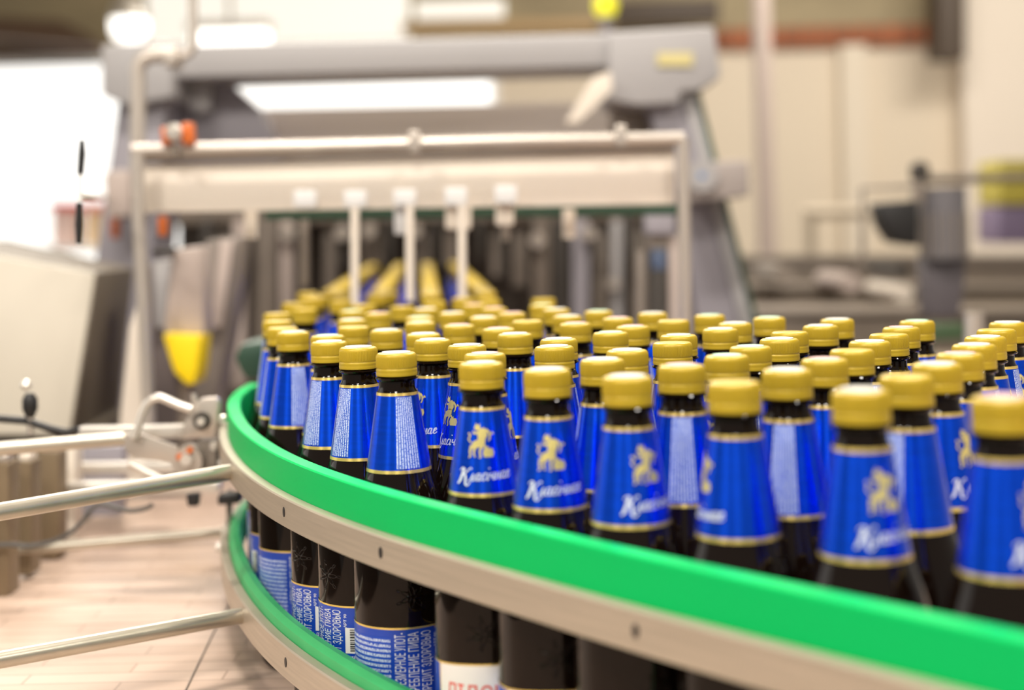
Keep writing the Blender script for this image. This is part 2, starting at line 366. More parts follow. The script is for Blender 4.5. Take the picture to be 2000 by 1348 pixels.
# hanging guide rods in front of the panel
hang = [(595, 372, 405, 590, .0, 'faint'), (693, 372, 405, 596, .0056, 'a'), (790, 370, 402, 588, .0056, 'b'), (890, 366, 402, 582, .0056, 'c'), (988, 362, 398, 0, 0, 'd')]
names = ['faint white block hanging leftmost on the cream panel', 'white block with the longest pale rod, second from left on the panel', 'white block on the panel in the middle, with wide sleeve below', 'white block right of the middle one, pale rod below', 'rightmost white block on the panel, short glassy sleeve below']
for i, (px, y0, y1, yb, r, _) in enumerate(hang):
    t = empty('hanging_guide', (0, 1.86, 0)); tag(t, names[i], 'guide rod', 'white guide blocks hanging on the cream panel')
    mslab(rect(px - 22, y0, px + 22, y1), 1.88, .02, 'clamp_block', mat('white_block', (.66, .65, .64), .4) if i == 0 else bpy.data.materials['white_block'], t, .003)
    if r: mtube([(px + (0, 0, 10, 12, 0)[i], y1), (px + (0, 0, 11, 13, 0)[i], yb)], 1.86, r, 'rod', M['beige'], t)
    else: mtube([(px, y1), (px, 560 if i == 0 else 470)], 2.1, .006, 'rod', M['umber'], t)
    if i in (2, 3, 4):
        mslab(rect(px - 20, y1, px + (14, 30, 16)[i - 2], (458, 448, 440)[i - 2]), 1.9, .02, 'sleeve', bpy.data.materials['white_block'] if i == 2 else M['walll'], t, .003)
for px, lb in ((490, 'pale stub tube under the left end of the cream panel'), (1111, 'pale stub tube under the right part of the cream panel')):
    tag(mtube([(px, 408), (px, 466)], 2.0, .009, 'stub_tube', M['walll'], None), lb, 'tube', 'stub tubes under the panel')
# machine interior
t = empty('machine_interior', (0, 3.6, 0)); tag(t, 'dark inside of the packing machine behind the lanes of bottles', 'machine')
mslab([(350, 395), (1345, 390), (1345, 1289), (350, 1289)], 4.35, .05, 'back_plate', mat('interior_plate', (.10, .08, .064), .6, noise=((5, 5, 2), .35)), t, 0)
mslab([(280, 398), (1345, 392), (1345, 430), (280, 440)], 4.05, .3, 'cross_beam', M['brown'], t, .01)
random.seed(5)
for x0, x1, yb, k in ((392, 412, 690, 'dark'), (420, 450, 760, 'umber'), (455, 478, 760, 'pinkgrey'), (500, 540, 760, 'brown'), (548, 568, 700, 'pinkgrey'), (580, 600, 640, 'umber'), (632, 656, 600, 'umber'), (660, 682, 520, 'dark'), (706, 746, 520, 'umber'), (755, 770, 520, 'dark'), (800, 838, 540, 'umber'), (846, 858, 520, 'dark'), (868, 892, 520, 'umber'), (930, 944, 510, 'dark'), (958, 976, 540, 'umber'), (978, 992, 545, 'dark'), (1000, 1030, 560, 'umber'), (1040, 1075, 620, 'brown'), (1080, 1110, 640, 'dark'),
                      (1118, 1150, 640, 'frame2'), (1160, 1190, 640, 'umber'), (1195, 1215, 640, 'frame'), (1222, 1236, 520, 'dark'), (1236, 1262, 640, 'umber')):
    mslab(rect(x0, 430, x1, yb), 4.1 if k == 'umber' else 4.0, .05, 'plate_and_gap_shade', M[k], t, .004)  # dark strips stand in for the shaded gaps between the bars
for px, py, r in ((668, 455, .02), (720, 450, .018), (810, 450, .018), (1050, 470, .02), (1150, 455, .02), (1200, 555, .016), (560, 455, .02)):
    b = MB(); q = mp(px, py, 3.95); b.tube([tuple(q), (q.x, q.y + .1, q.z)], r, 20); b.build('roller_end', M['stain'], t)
t = empty('drive_column', (0, 2.5, 0)); tag(t, 'dark square column with blue grey cap right of the bottle lanes', 'column')
mslab(rect(1262, 404, 1318, 458), 2.5, .06, 'grey_head', M['frame2'], t, .006)
mslab(rect(1268, 458, 1310, 488), 2.52, .05, 'pale_collar', M['umber'], t, .004)
mslab(rect(1275, 488, 1302, 528), 2.5, .06, 'blue_cap', mat('blue_grey_housing', (.07, .10, .17), .5), t, .004)
mslab([(1272, 528), (1304, 528), (1304, 2000), (1272, 2000)], 2.5, .05, 'dark_sleeve', M['dark'], t, .004)
mtube([(1230, 404), (1230, 490)], 2.3, .0075, 'dark_pipe', M['dark'], t)
mslab([(1306, 460), (1330, 460), (1330, 1900), (1306, 1900)], 2.52, .04, 'pink_plate', M['pinkgrey'], t, .004)
mslab([(1246, 490), (1262, 490), (1262, 1900), (1246, 1900)], 2.54, .04, 'pale_plate', M['umber'], t, .004)
# left of the lanes
t = empty('dosing_hopper', (0, 2.1, 0)); tag(t, 'grey tapering chute with bright yellow lower end left of the bottles', 'chute')
mslab([(336, 488), (392, 480), (400, 655), (318, 652)], 2.15, .07, 'grey_chute', M['pinkgrey'], t, .006)
mslab([(316, 652), (392, 656), (386, 720), (380, 752), (362, 752), (340, 728), (334, 712)], 2.12, .08, 'yellow_end', M['yellow'], t, .006)
mslab(rect(296, 484, 334, 498), 2.12, .05, 'dark_latch', M['dark'], t, .002)
mtube([(362, 745), (362, 2180)], 2.16, .012, 'outlet_pipe', M['umber'], t)
t = empty('machine_support', (0, 2.2, 0)); tag(t, 'lilac grey sloping support right of the yellow chute end', 'support')
mslab([(400, 470), (470, 462), (455, 600), (420, 790), (420, 2100), (372, 2100), (372, 790), (392, 640)], 2.35, .1, 'side_sheet', mat('warm_grey_sheet', (.21, .175, .15), .5), t, .006)
mslab([(430, 470), (455, 468), (432, 640), (408, 640)], 2.33, .01, 'pale_rib', M['pinkgrey'], t, .002)
t = empty('machine_support', (0, 2.2, 0)); tag(t, 'dark lilac sloping support between guard post and yellow chute end', 'support')
mslab([(278, 520), (330, 500), (338, 700), (345, 800), (345, 2100), (282, 2100), (282, 800)], 2.3, .1, 'side_sheet', mat('lilac_brown_sheet', (.155, .125, .12), .5), t, .006)
mslab([(298, 510), (334, 505), (320, 640), (304, 640)], 2.28, .01, 'pale_rib', M['frame'], t, .002)
tag(mslab([(252, 640), (278, 560), (284, 830), (280, 950), (236, 950), (232, 830)], 2.06, .04, 'pale_bracket', M['walll'], None, .004), 'pale pinkish bracket behind the control cabinet, beside the guard post', 'bracket')
tag(mslab([(470, 670), (520, 665), (520, 740), (478, 745), (455, 700)], 1.85, .08, 'green_housing', M['dgreen'], None, .01), 'dark green housing just behind the top of the left bend', 'housing')
# control cabinet
t = empty('control_cabinet', (0, 1.7, 0)); tag(t, 'cream control cabinet leaning at the left edge with dark right side', 'cabinet')
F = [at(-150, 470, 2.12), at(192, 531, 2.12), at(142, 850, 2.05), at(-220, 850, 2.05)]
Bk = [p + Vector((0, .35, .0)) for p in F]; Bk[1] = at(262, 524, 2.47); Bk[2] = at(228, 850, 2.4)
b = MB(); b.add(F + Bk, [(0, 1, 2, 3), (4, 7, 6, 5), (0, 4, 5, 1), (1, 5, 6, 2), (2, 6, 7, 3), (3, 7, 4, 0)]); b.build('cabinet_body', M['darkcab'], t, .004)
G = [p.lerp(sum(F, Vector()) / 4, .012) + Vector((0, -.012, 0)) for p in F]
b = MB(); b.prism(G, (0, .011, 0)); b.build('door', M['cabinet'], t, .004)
p0 = (F[2] + F[3]) / 2
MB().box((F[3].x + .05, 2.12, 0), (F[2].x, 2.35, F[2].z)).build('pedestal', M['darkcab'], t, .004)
t = empty('control_lever', (0, 1.45, 0)); tag(t, 'small lever with shiny round knob and black grip before the cabinet', 'lever')
b = MB(); q = at(51, 752, 1.42); b.lathe([(.001, -.0055), (.004, -.004), (.0056, 0), (.004, .004), (.001, .0055)], 24, q); b.build('knob', M['bright'], t)
b = MB(); q = at(58, 772, 1.42); b.lathe([(.004, -.022), (.0075, -.014), (.0075, -.004), (.004, .002)], 20, q); b.build('grip', M['black'], t)
b = MB(); b.tube([at(59, 795, 1.42), at(60, 850, 1.42)], .0035, 12); b.build('stem', M['stain'], t)
b = MB(); b.tube([at(x, y, 1.42) for x, y in ((-60, 805), (0, 818), (50, 822), (100, 838), (130, 845), (152, 838))], .004, 12)
tag(b.build('black_hose', M['black']), 'black hose crossing in front of the cream cabinet foot', 'hose')
t = empty('door_handle_bar', (0, 1.4, 0)); tag(t, 'upright black handle bar against the bright window left of the portal', 'handle')
b = MB(); b.tube([at(160, 274, 1.4), at(160, 300, 1.4), at(157, 340, 1.4)], [.0022, .0036, .0032], 12); b.build('upper_grip', M['black'], t)
b = MB(); b.tube([at(157, 338, 1.4), at(155, 400, 1.4)], .0022, 12); b.build('middle_glare', M['paper'], t)  # white piece imitates the bright highlight hiding the bar's middle
b = MB(); b.tube([at(155, 396, 1.4), at(154, 440, 1.4), at(154, 476, 1.4)], [.0032, .0042, .0032], 12); b.build('lower_grip', M['black'], t)
b = MB(); b.tube([at(158, 384, 1.4), at(180, 386, 1.6), at(206, 384, 2.70)], .004, 12); b.build('mounting_arm', M['bright'], t)
t = empty('storage_tub', (0, 7, 0)); tag(t, 'pale pink tub with red rim before the bright window', 'tub', 'tubs before the window')
slab(rect(100, 408, 148, 480), 7, .15, 'tub_body', mat('pale_pink_plastic', (.95, .72, .66), .5), t, .02); slab(rect(94, 396, 152, 409), 6.98, .19, 'rim', M['redp'], t, .01)
t = empty('storage_tub', (0, 7, 0)); tag(t, 'peach and yellow tub with pink rim beside the black handle bar', 'tub', 'tubs before the window')
slab(rect(164, 412, 204, 480), 7, .15, 'tub_body', mat('peach_plastic', (.95, .70, .42), .5), t, .02); slab(rect(160, 396, 206, 412), 6.98, .19, 'rim', mat('pink_plastic', (.9, .35, .33), .5), t, .01)

t = empty('white_table', (0, 7, 0)); tag(t, 'white table top in front of the bright window carrying the two tubs', 'table')
slab(rect(40, 481, 215, 492), 6.95, .3, 'table_top', M['paper'], t, .01)
for lx in (60, 195): slab(rect(lx, 492, lx + 10, 992), 7.0, .05, 'leg', M['paper'], t, 0)

# ------------------------------------------------------------------ machines far right
t = empty('electric_motor', (0, 3.4, 0)); tag(t, 'blurred grey violet motor with black cover on a pipe frame at right', 'motor')
b = MB(); q = at(1842, 440, 3.4); b.tube([(q.x, q.y, q.z + .09), (q.x, q.y, q.z - .08)], .055, 28); b.build('motor_body', mat('violet_grey_paint', (.15, .14, .15), .5), t)
for k in range(9):
    a = 2 * PI * k / 18 + PI; b = MB(); x = q.x + .056 * math.cos(a); y = q.y + .056 * math.sin(a); b.box((x - .002, y - .004, q.z - .075), (x + .002, y + .004, q.z + .03)); b.build('cooling_fin', M['umber'], t)
slab([(1716, 396), (1796, 390), (1796, 482), (1748, 474), (1726, 440)], 3.3, .1, 'black_cover', M['black'], t, .008)
slab([(1812, 500), (1890, 500), (1885, 560), (1876, 620), (1816, 620)], 3.4, .1, 'gear_housing', mat('violet_grey_dull', (.12, .105, .115), .5), t, .01)
b = MB(); b.lathe([(.008, -.03), (.022, -.02), (.022, .01), (.01, .02)], 20, at(1796, 332, 3.36)); b.build('star_knob', M['dark'], t)
b = MB(); b.tube([at(1796, 340, 3.36), at(1792, 402, 3.36)], .016, 14); b.build('neck', M['umber'], t)
t = empty('pipe_frame', (0, 3.5, 0)); tag(t, 'brown pipe frame around the motor running out at the right edge', 'pipe frame')
b = MB(); b.tube([at(1800, 350, 3.45), at(2080, 346, 3.45)], .011, 14); b.build('upper_pipe', M['brown'], t)
b = MB(); b.tube([at(1684, 520, 3.5), at(1684, 368, 3.5), at(1790, 364, 3.5)], .007, 14); b.build('side_pipe', M['umber'], t)
t = empty('light_frame', (0, 7, 0)); tag(t, 'pale thin rail frame against the cream wall left of the motor', 'frame')
b = MB(); b.tube([at(1570, 416, 7), at(1700, 414, 7)], .03, 14); b.build('rail', mat('pale_tan_rail', (.56, .48, .37), .6), t)
b = MB(); b.tube([at(1581, 416, 7), at(1583, 974, 7)], .03, 14); b.build('upright', bpy.data.materials['pale_tan_rail'], t)
tag(slab(rect(1952, 312, 2080, 400), 6.2, .3, 'yellow_crate', mat('mustard_plastic', (.55, .47, .07), .5), None, .02), 'mustard yellow crate at the right edge, on top of the violet crate', 'crate')
tag(slab(rect(1950, 402, 2080, 476), 6.2, .3, 'violet_crate', mat('violet_plastic', (.22, .17, .28), .5), None, .02), 'dull violet crate at the right edge under the mustard one', 'crate')
# low conveyors across the right background
def conveyor(x0, x1, ytop, ybot, y, label, mk_, legs):
    t = empty('background_conveyor', (0, y, 0)); tag(t, label, 'conveyor', 'low conveyors in the right background')
    slab(rect(x0, ytop, x1, ytop + 10), y - .02, .34, 'belt_edge', M['umber'], t, .004)
    slab(rect(x0, ytop + 12, x1, ybot), y, .3, 'side_plate', mk_, t, .004)
    for lx in legs: slab(rect(lx, ybot - 2, lx + 16, HOR + EYE / y * FPX), y + .03, .05, 'leg', M['brown'], t, .003)
warm = mat('warm_brown_steel', (.16, .125, .09), .5, noise=((6, 6, 9), .4)); warm2 = mat('greyer_brown_steel', (.205, .165, .13), .5, noise=((5, 5, 8), .35))
conveyor(1430, 2120, 500, 566, 5.6, 'farthest brown conveyor below the cream wall at right', warm2, (1500, 1700, 1930))
conveyor(1440, 2120, 556, 618, 4.7, 'middle brown conveyor behind the motor gearbox at right', warm, (1480, 1640, 1980))
conveyor(1400, 2120, 606, 690, 3.9, 'nearest low brown conveyor just above the right-hand caps', warm2, (1450, 1760, 2000))
for px, py, r, k, lb in ((1662, 552, .03, 'pinkgrey', 'pinkish round cover on the middle background conveyor'), (1766, 572, .028, 'beige', 'cream coloured round cover left of the gearbox'), (1532, 535, .03, 'umber', 'grey round cover on the background conveyor nearest the portal leg'), (1765, 530, .02, 'dark', 'dark round opening left of the gearbox')):
    b = MB(); q = at(px, py, 4.3); b.tube([tuple(q), (q.x, q.y + .37, q.z)], r, 24); tag(b.build('round_cover', M[k]), lb, 'cover', 'round covers on the background conveyors')
t = empty('steel_post', (0, 2.4, 0)); tag(t, 'pair of short shiny steel posts behind the right-hand caps', 'post')
for px, k in ((1894, 'bright'), (1911, 'stain')):
    b = MB(); b.tube([at(px, 612, 2.3), at(px, 2035, 2.3)], .0075, 18); b.build('post_tube', M[k], t)
tag(slab([(1800, 634), (1885, 632), (1885, 664), (1820, 666), (1820, 1850), (1800, 1850)], 2.6, .03, 'green_strip_end', mat('dull_green', (.05, .09, .04), .5), None, .004), 'dull green strip behind the caps left of the steel posts', 'strip')

# ------------------------------------------------------------------ clamp and fence at the left bend
t = empty('rail_clamp', (0, 1.42, 0)); tag(t, 'steel clamp with bolted plate and bent wire handle left of the green rail', 'clamp')
YC = 1.44
slab([(372, 800), (384, 786), (392, 778), (424, 776), (429, 786), (421, 856), (352, 857), (356, 834)], YC, .012, 'bolt_plate', M['stain'], t, .003)
b = MB(); q = at(395, 822, YC - .001); b.tube([(q.x, q.y - .003, q.z), (q.x, q.y + .004, q.z)], .0088, 24); b.build('washer', M['dark'], t)
b = MB(); b.tube([(q.x, q.y - .009, q.z), (q.x, q.y + .004, q.z)], .0044, 6); b.build('bolt', M['bright'], t)
slab(rect(384, 860, 423, 930), YC + .005, .03, 'dark_housing', M['umber'], t, .004)
b = MB(); q = at(366, 902, YC - .006); b.tube([(q.x, q.y - .004, q.z), (q.x, q.y + .02, q.z)], .0155, 28); b.build('round_hub', M['stain'], t)
b = MB(); q = at(364, 898, YC - .014); b.tube([(q.x, q.y - .003, q.z), (q.x, q.y + .006, q.z)], .0058, 20); b.build('hub_screw', M['bright'], t)
for px, py in ((350, 893), (370, 880)):
    b = MB(); q = at(px, py, YC - .013); b.tube([(q.x, q.y - .001, q.z), (q.x, q.y + .005, q.z)], .0032, 14); b.build('orange_mark', M['orange'], t)
b = MB(); b.tube([at(x, y, YC - .01) for x, y in ((262, 856), (270, 835), (278, 808), (286, 790), (298, 779), (312, 776), (330, 783), (350, 792), (374, 800))], .0042, 14); b.build('wire_handle', M['bright'], t)
slab([(240, 850), (268, 846), (345, 872), (346, 906), (262, 896), (244, 880)], YC - .005, .006, 'arm_plate', M['stain'], t, .001)
slab([(150, 836), (358, 832), (360, 856), (150, 860)], YC + .03, .02, 'flat_bar', M['bright'], t, .002)
b = MB(); b.tube([at(252, 905, YC - .01), at(275, 918, YC - .01), at(335, 946, YC - .01)], .0042, 12); b.build('lower_strut', M['bright'], t)
for px, py in ((436, 819), (418, 872), (433, 905)):
    b = MB(); q = at(px, py, YC - .02); b.lathe([(.001, -.0045), (.0042, -.003), (.0042, .003), (.001, .0045)], 16, q); b.build('dome_nut', M['bright'], t)
b = MB(); b.tube([at(380, 790, YC + .01), at(378, 770, YC + .01)], .003, 10); b.build('pin', M['stain'], t)
tag(slab([(441, 960), (450, 958), (450, 1180), (443, 1180)], 1.46, .012, 'rail_bracket', M['umber'], None, .001), 'narrow brown steel bracket joining both guide rails at the bend', 'bracket')
tag(slab([(424, 968), (470, 964), (468, 984), (424, 988)], 1.44, .02, 'dark_bracket', M['black'], None, .003), 'small black bracket under the upper rail at the left bend', 'bracket')
b = MB(); q = at(423, 1070, 1.42); b.tube([tuple(q), (q.x + .014, q.y, q.z)], .0045, 16); tag(b.build('steel_nut', M['bright']), 'small shiny nut beside the far side of the lower rail', 'nut')
tag(slab([(362, 966), (388, 964), (386, 990), (366, 990)], 1.43, .012, 'black_clip', M['black'], None, .002), 'small black clip under the thick upper rod beside the bend', 'clip')
# posts standing at the left on the far edge
for i, (x0, x1, yt, yb, y, k) in enumerate(((-12, 16, 905, 1168, 1.46, 'brass'), (33, 60, 902, 1125, 1.53, 'brass'), (72, 114, 885, 1092, 1.62, 'brass'), (120, 146, 878, 1062, 1.70, 'beige'))):
    t = empty('side_block', (0, y, 0)); tag(t, ['brown upright block at the very left edge of the photo', 'narrow brown upright block, second from the left edge', 'wide brown upright block, third from the left edge', 'pale cream upright block nearest the clamp'][i], 'upright', 'upright blocks at the left of the chain table')
    slab(rect(x0, yt, x1, yb), y, .035, 'block', M[k], t, .003)
    slab(rect(x0 + 2, yt - 16, x1 - 2, yt), y + .004, .026, 'top_cap', M['stain'] if i % 2 == 0 else M['beige'], t, .003)
for i, (x0, x1, ya, yb_, y) in enumerate(((118, 342, 905, 929, 1.74), (68, 428, 943, 968, 1.66))):
    tag(slab([(x0, ya + 2), (x1, ya - 2), (x1, yb_ - 3), (x0, yb_)], y, .02, 'guide_bar', M['bright'], None, .003), ['upper pale guide bar behind the clamp arm', 'lower pale guide bar just above the thick steel rod'][i], 'bar', 'pale guide bars at left')
tag(slab([(150, 872), (240, 870), (240, 903), (236, 1010), (154, 1010), (150, 903)], 1.8, .03, 'grey_block', M['frame2'], None, .004), 'grey block between the blurred rod and upper guide bar', 'block')
b = MB(); pts = [(-40, 1066), (20, 1064), (60, 1066), (100, 1058), (135, 1042), (158, 1022), (176, 998), (196, 985), (225, 992), (255, 998), (285, 993), (300, 984)]
dense = []
for i in range(len(pts) - 1):
    p0, p1, p2, p3 = [Vector(pts[max(0, min(len(pts) - 1, j))]) for j in (i - 1, i, i + 1, i + 2)]
    for k in range(5):
        t_ = k / 5; dense.append(.5 * ((2 * p1) + (p2 - p0) * t_ + (2 * p0 - 5 * p1 + 4 * p2 - p3) * t_ * t_ + (3 * p1 - p0 - 3 * p2 + p3) * t_ ** 3))
b.tube([at(q.x, q.y, 1.45) for q in dense], .0024, 10); tag(b.build('cable', M['cable']), 'thin dark cable looping below the thick upper rod at left', 'cable')

# ------------------------------------------------------------------ conveyor table
DECK = EYE - .3625
cv = empty('chain_conveyor', (0, 0, 0)); tag(cv, 'wide table of pinkish brown chain plates carrying the bottles', 'conveyor')
bx = MB(); bx.box((-.56, .15, DECK - .03), (1.6, 2.0, DECK)); bx.box((-.45, 2.0, DECK - .03), (.1, 3.9, DECK))
belt = bx.build('plate_belt', M['belt'], cv, sm=False)
b = MB()
b.tube([tuple(onplane(*q, .3622)) for q in ((456, 1166), (415, 1240), (362, 1350))], .0009, 6)
b.build('plate_seam', M['brown'], cv)
MB().box((.1, 2.0, DECK - .12), (1.6, 2.04, DECK + .005)).build('rear_side_rail', M['umber'], cv, .003)
MB().box((-.56, .11, DECK - .12), (1.6, .15, DECK - .002)).build('front_side_rail', M['umber'], cv, .003)
for x in (-.5, .5, 1.5):
    for y in (.2, 1.95): MB().box((x - .03, y - .03, 0), (x + .03, y + .03, DECK - .03)).build('leg', M['umber'], cv, .003)

# ------------------------------------------------------------------ curved guide rails
ZT = EYE - .1635
outer_px = [(2090, 1272), (1960, 1242), (1825, 1213), (1650, 1176), (1475, 1138), (1300, 1099), (1200, 1078), (1100, 1053), (1008, 1029), (925, 1010), (800, 980), (700, 951), (608, 919), (555, 898), (523, 882), (490, 860), (463, 837), (448, 815), (441.5, 794), (445, 776), (457, 763), (473, 754), (490, 748)]
op = [onplane(x, y, .1635).xy for x, y in outer_px]
def resample(pts, step):
    # Catmull-Rom then even spacing
    P = [Vector(p) for p in pts]; dense = []
    for i in range(len(P) - 1):
        p0 = P[max(i - 1, 0)]; p1 = P[i]; p2 = P[i + 1]; p3 = P[min(i + 2, len(P) - 1)]
        for k in range(12):
            t = k / 12; dense.append(.5 * ((2 * p1) + (p2 - p0) * t + (2 * p0 - 5 * p1 + 4 * p2 - p3) * t * t + (3 * p1 - p0 - 3 * p2 + p3) * t ** 3))
    dense.append(P[-1]); out = [dense[0]]; acc = 0
    for a, c in zip(dense, dense[1:]):
        acc += (c - a).length
        if acc >= step: out.append(c); acc = 0
    for _ in range(30):
        out = [out[0]] + [(out[i - 1] + 2 * out[i] + out[i + 1]) / 4 for i in range(1, len(out) - 1)] + [out[-1]]
    return out
path = resample(op, .012)
def normals(path):
    ns = []
    for i in range(len(path)):
        t = (path[min(i + 1, len(path) - 1)] - path[max(i - 1, 0)]).normalized()
        ns.append(Vector((-t.y, t.x)))       # candidate normal
    return ns
PN = normals(path)
cen = Vector((.1, 1.1))
if (path[20] + PN[20] - cen).length < (path[20] - cen).length: PN = [-n for n in PN]   # outward
def sweep(profile, name, m, parent, z0, a=0, e=None):
    """profile: closed list of (outward, dz) about the outer face of the green strip"""
    P = path[a:e]; N = PN[a:e]; k = len(profile); v = []; f = []
    for p, n in zip(P, N):
        for o_, dz in profile: v.append((p.x + n.x * o_, p.y + n.y * o_, z0 + dz))
    for i in range(len(P) - 1):
        for j in range(k):
            j2 = (j + 1) % k; f.append((i * k + j, i * k + j2, (i + 1) * k + j2, (i + 1) * k + j))
    f.append(tuple(range(k))); f.append(tuple(range((len(P) - 1) * k, len(P) * k))[::-1])
    b = MB(); b.add(v, f); return b.build(name, m, parent)
def pos_on_path(px_target, drop):
    best = min(range(len(path)), key=lambda i: abs(project(Vector((path[i].x, path[i].y, EYE - drop)))[0] - px_target) + (100 if path[i].y > 1.35 else 0))
    return best
def project(p):
    X = p.x / p.y * FPX; Y = (EYE - p.z) / p.y * FPX
    return (1000 + CR * X + SR * Y, HOR - SR * X + CR * Y)
rail1 = empty('guide_rail', (0, 0, 0)); tag(rail1, 'upper curved guide rail with tall bright green strip on a steel band', 'guide rail')
sweep([(-.0125, -.001), (-.0115, 0), (-.001, 0), (0, -.001), (0, -.0465), (-.0125, -.0465)], 'green_strip', M['green'], rail1, ZT)
st = sweep([(.0004, -.0243), (.0075, -.0243), (.0085, -.0253), (.0085, -.0447), (.0075, -.0457), (.0004, -.0457)], 'steel_band', M['steel'], rail1, ZT)
rail2 = empty('guide_rail', (0, 0, 0)); tag(rail2, 'lower curved guide rail with narrow worn green strip on a steel band', 'guide rail')
sweep([(-.011, -.004), (-.008, 0), (-.003, .0005), (.001, -.003), (.002, -.012), (0, -.03), (-.011, -.03)], 'green_strip', M['greenpale'], rail2, EYE - .285)
sweep([(.0022, -.0095), (.009, -.0095), (.010, -.0105), (.010, -.033), (.009, -.034), (.0022, -.034)], 'steel_band', M['steel'], rail2, EYE - .285)
def hole(px, drop, off, parent):
    i = pos_on_path(px, drop); p = path[i]; n = PN[i]; t = Vector((-n.y, n.x))
    b = MB(); ring = []
    for k in range(20):
        a = 2 * PI * k / 20
        q = Vector((p.x + n.x * off, p.y + n.y * off, EYE - drop)) + Vector((t.x, t.y, 0)) * .0022 * math.cos(a) + Vector((0, 0, 1)) * .0036 * math.sin(a)
        ring.append(q)
    b.prism(ring, (n.x * .0006, n.y * .0006, 0)); b.build('slot_hole', M['black'], parent)
for px in (572, 770, 1271): hole(px, .198, .0083, rail1)
hole(585, .3060, .0098, rail2)

# ------------------------------------------------------------------ support rods
def rod(name, p0, p1, r, label, group='rods holding the guide rails', m='rod'):
    b = MB(); b.tube([p0, p1], r, 28); o = b.build(name, M[m], origin=tuple(p1)); tag(o, label, 'rod', group); return o
def face_point(px, drop, off):
    i = pos_on_path(px, drop); p = path[i]; n = PN[i]; return Vector((p.x + n.x * off, p.y + n.y * off, EYE - drop))
def railrod(px, drop, lpx, lpy, r, label, ydst):
    a = face_point(px, drop, .009); e = at(lpx, lpy, ydst); rod('support_rod', e, a, r, label)
railrod(472, .1985, -60, 1010, .0068, 'thick steel rod running from the left edge to the upper guide rail', 1.04)
railrod(494, .3065, -60, 1300, .0064, 'thick steel rod running from the left edge to the lower guide rail', 1.02)
rod('support_rod', at(-60, 1082, 1.52), at(441, 1040, 1.50), .0052, 'thin steel rod behind, reaching the far side of the lower guide rail')
rod('support_rod', at(-60, 882, 1.35), at(242, 857, 1.40), .0066, 'blurred steel rod from the left edge into the clamp bracket')

# ------------------------------------------------------------------ the bottle kit
CT = .2810                       # cap top above the deck
def zc(d): return CT - d         # d = distance below the cap top
prof = [(.001, zc(CT) + .004), (.022, zc(CT) + .0005), (.029, zc(CT)), (.0325, zc(CT) + .004), (.0331, zc(CT) + .009), (.0330, zc(.20)), (.0330, zc(.142)),
        (.0328, zc(.131)), (.0322, zc(.120)), (.0309, zc(.110)), (.0290, zc(.101)), (.0268, zc(.0935)), (.0250, zc(.0885)), (.0236, zc(.0845)), (.0227, zc(.0815)), (.0222, zc(.0795)),
        (.0140, zc(.0272)), (.0135, zc(.0262)), (.0126, zc(.0242)), (.0123, zc(.0225)), (.0123, zc(.0190)), (.0126, zc(.0186)), (.0143, zc(.0178)), (.0147, zc(.0171)), (.0143, zc(.0164)), (.0125, zc(.0160)), (.0122, zc(.012))]
b = MB(); b.lathe(prof, 56); me_bottle = None
def mk(b, name, m, bevel=0):
    o = b.build(name, m, None, bevel); me = o.data; bpy.data.objects.remove(o); return me
ME = {}
ME['glass'] = mk(b, 'beer_bottle', M['glass'])
b = MB()
cp = [(.0133, -.0158), (.0141, -.0153), (.0142, -.0134), (.01395, -.0126), (.01415, -.0119), (.01395, -.0110), (.0137, -.0104), (.0140, -.0097), (.0141, -.0090), (.0141, -.0030), (.0139, -.0019), (.0133, -.0008), (.0123, -.0001), (.006, .0001)]
b.lathe([(r, CT + z) for r, z in cp], 160, ripple=(7, 10, .00028)); ME['cap'] = mk(b, 'cap', M['gold_cap'])
for k, mm in (('disc_a', 'disc_a'), ('disc_b', 'disc_b'), ('disc_c', 'disc_c')):
    b = MB()
    if k == 'disc_a': b.lathe([(.0100, CT + .0001), (.0098, CT + .0007), (.002, CT + .0008)], 40)
    else: b.lathe([(.0092, CT + .0001), (.0090, CT + .0007), (.002, CT + .0008)], 40)
    ME[k] = mk(b, 'cap_print', M[mm])
def rneck(d): return .0140 + (.0222 - .0140) * (d - .0272) / (.0795 - .0272) + .00022
def band(d0, d1, rf, n=72, off=0):
    b = MB(); v = [(rf(d0) + off, zc(d0)), (rf(d1) + off, zc(d1))]
    vs = []; fs = []
    for r, z in v:
        for k in range(n):
            a = 2 * PI * k / n; vs.append((r * math.sin(a), -r * math.cos(a), z))
    for k in range(n): fs.append((k, n + k, n + (k + 1) % n, (k + 1) % n))
    b.add(vs, fs); return b
def slitband():
    """neck label: top edge steps where the paper overlaps"""
    n = 96; vs = []; fs = []
    for j in range(3):
        for k in range(n):
            a = 2 * PI * k / n; d = [.0275, .05, .0793][j]; r = rneck(d); vs.append((r * math.sin(a), -r * math.cos(a), zc(d)))
    for j in range(2):
        for k in range(n): fs.append((j * n + k, (j + 1) * n + k, (j + 1) * n + (k + 1) % n, j * n + (k + 1) % n))
    b = MB(); b.add(vs, fs); return b
ME['neck'] = mk(slitband(), 'neck_label', M['blue'])
ME['neckgold'] = mk(band(.0265, .0285, rneck, off=.00012), 'gold_border', M['goldline'])
ME['neckgold2'] = mk(band(.0777, .0799, rneck, off=.00012), 'gold_border', M['goldline'])
